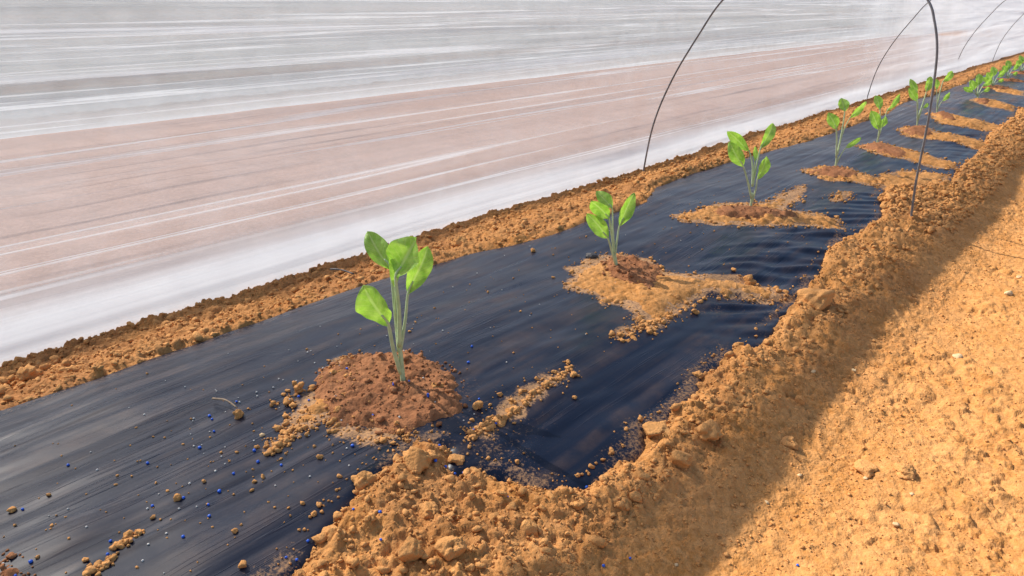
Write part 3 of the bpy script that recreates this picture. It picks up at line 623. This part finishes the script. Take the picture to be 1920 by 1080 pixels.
specs=[
 ((757,722),(749,645),[
  ([(752,700),(738,655),(728,608)],(679,536),60,-.02,.28,-.10,.25),
  ([(748,660),(741,590),(732,505)],(686,428),42,.035,.35,-.1,-.35),
  ([(749,650),(748,580),(742,520)],(787,437),66,.0,.35,.12,.5),
  ([(751,655),(760,600),(765,550)],(803,458),42,.03,.3,-.12,-.3),
  ([(749,650),(742,590),(741,540)],(736,470),18,.01,.4,.05,0)]),
 ((1157,505),(1152,475),[
  ([(1155,497),(1147,470),(1140,447)],(1102,399),30,-.015,.28,-.1,.2),
  ([(1152,475),(1147,440),(1142,410)],(1111,370),30,.0,.35,.1,.4),
  ([(1152,475),(1149,430),(1148,392)],(1121,353),25,.03,.3,-.1,-.2),
  ([(1153,480),(1157,450),(1161,425)],(1193,359),27,.02,.35,-.1,-.3)]),
 ((1408,388),(1410,362),[
  ([(1409,372),(1402,340),(1394,313)],(1368,267),26,-.01,.3,-.15,.25),
  ([(1410,350),(1411,312),(1405,284)],(1363,240),22,.03,.3,.2,.5),
  ([(1411,350),(1418,312),(1426,278)],(1455,227),22,.03,.3,-.15,-.2),
  ([(1410,380),(1417,355),(1420,336)],(1442,292),22,-.01,.35,-.1,-.3),
  ([(1410,350),(1413,325),(1415,304)],(1418,272),9,.01,.3,0,0)]),
 ((1567,313),(1569,292),[
  ([(1568,295),(1569,265),(1568,242)],(1557,210),21,-.01,.3,-.15,.2),
  ([(1570,290),(1578,250),(1584,210)],(1580,181),20,.03,.3,-.1,.1),
  ([(1570,290),(1580,250),(1593,222)],(1630,188),15,.03,.3,-.1,-.5),
  ([(1568,308),(1577,290),(1585,278)],(1616,256),11,-.01,.3,-.1,-.3)]),
 ((1645,270),(1646,258),[
  ([(1646,262),(1648,252),(1648,243)],(1634,207),20,-.01,.3,-.1,.2),
  ([(1647,255),(1650,230),(1650,205)],(1643,177),16,.02,.3,-.1,.1),
  ([(1648,255),(1656,232),(1663,208)],(1693,174),12,.03,.3,-.1,-.4),
  ([(1646,262),(1649,250),(1651,240)],(1664,217),13,0,.3,-.1,-.3)]),
 ((1720,238),(1720,222),[
  ([(1720,225),(1720,205),(1719,190)],(1707,163),14,-.01,.3,-.1,.2),
  ([(1720,222),(1721,195),(1720,174)],(1707,147),12,.02,.3,-.1,.3),
  ([(1721,222),(1730,195),(1737,172)],(1746,141),17,.02,.3,-.1,-.1),
  ([(1721,228),(1728,208),(1731,203)],(1741,193),8,0,.3,-.1,-.3)]),
 ((1757,212),(1757,200),[
  ([(1757,200),(1762,175),(1768,153)],(1789,132),15,.02,.3,-.1,-.3),
  ([(1757,200),(1757,185),(1756,168)],(1757,146),10,0,.3,-.1,0),
  ([(1758,205),(1763,195),(1766,190)],(1784,173),9,0,.3,-.1,-.3)]),
]
pl=['nearest and tallest seedling with broad pale green leaves','second seedling from the front, short with four leaves','third seedling from the front with spreading leaves','fourth seedling from the front with one low leaf at right','fifth seedling from the front, leaves crowded together','sixth seedling from the front, left of the wire hoop leg','seventh seedling from the front, right of the wire hoop leg','eighth seedling from the front, small in the distance','ninth seedling from the front, small in the distance','tenth seedling from the front, far along the bed','farthest seedling, at the right edge of the picture']
gen=lambda k_:((0,0),(1,-12),[
  ([(0,-12),(-6,-22),(-9,-30)],(-20+k_*2,-62),26,-.01,.3,-.1,.2),
  ([(0,-12),(1,-30),(3,-44)],(2-k_*3,-86),26,.02,.3,-.1,.1),
  ([(1,-12),(10,-30),(17,-42)],(50-k_*3,-68),22,.03,.3,-.1,-.4),
  ([(1,-6),(10,-18),(18,-24)],(44,-34+k_*4),16,0,.3,-.1,-.3),
  ([(0,-6),(-8,-16),(-16,-22)],(-40+k_*5,-40),18,0,.3,-.1,.3)])
for i in range(len(PLANTS)):
    if i<len(specs): bp,stp,lv=specs[i];sc=S[i]
    else:
        x0,y0=[(1833,185),(1862,165),(1890,150),(1915,138)][i-7];k_=.56*3.47/PDEP[i];sc=1387/PDEP[i]
        _,stp,lv=gen(i-8);q_=lambda p_:(x0+p_[0]*k_,y0+p_[1]*k_)
        bp=(x0,y0);stp=q_(stp);lv=[([q_(p_) for p_ in a_],q_(t_),w_*k_,d_,c_,u_,tw_) for a_,t_,w_,d_,c_,u_,tw_ in lv]
    o=plant(i,bp,sc,lv,stp);tag(o,pl[i],'seedling','seedlings along the bed')
# ---------------------------------------------------------------- twigs and bark
def onfilm(pts,dz=.003): return [Vector((x,y,float(top_z(x,y)[0])+dz+h)) for x,y,h in pts]
q=TWIG
o=tube('dry_twig',cr(onfilm([(q[0][0],q[0][1],.002),(q[1][0],q[1][1],.006),(q[2][0],q[2][1],.004)]),5),[.0013]*5+[.0009]*6,M_twig);tag(o,'thin dry twig on the film pointing at a round clod','twig')
q=TWIG2
o=tube('dry_twig',cr(onfilm([(q[0][0],q[0][1],.012),(q[1][0],q[1][1],.014),(q[2][0],q[2][1],.008)]),5),[.0022]*4+[.0015]*7,M_char);tag(o,'dark bent twig in the soil strip behind the nearest seedling','twig')
x,y=BARK[0];thing_lump('bark_chip',x,y,.011,M_char,77,'black bark chip on the film left of the second seedling','bark chip',None,4,.5,.2)
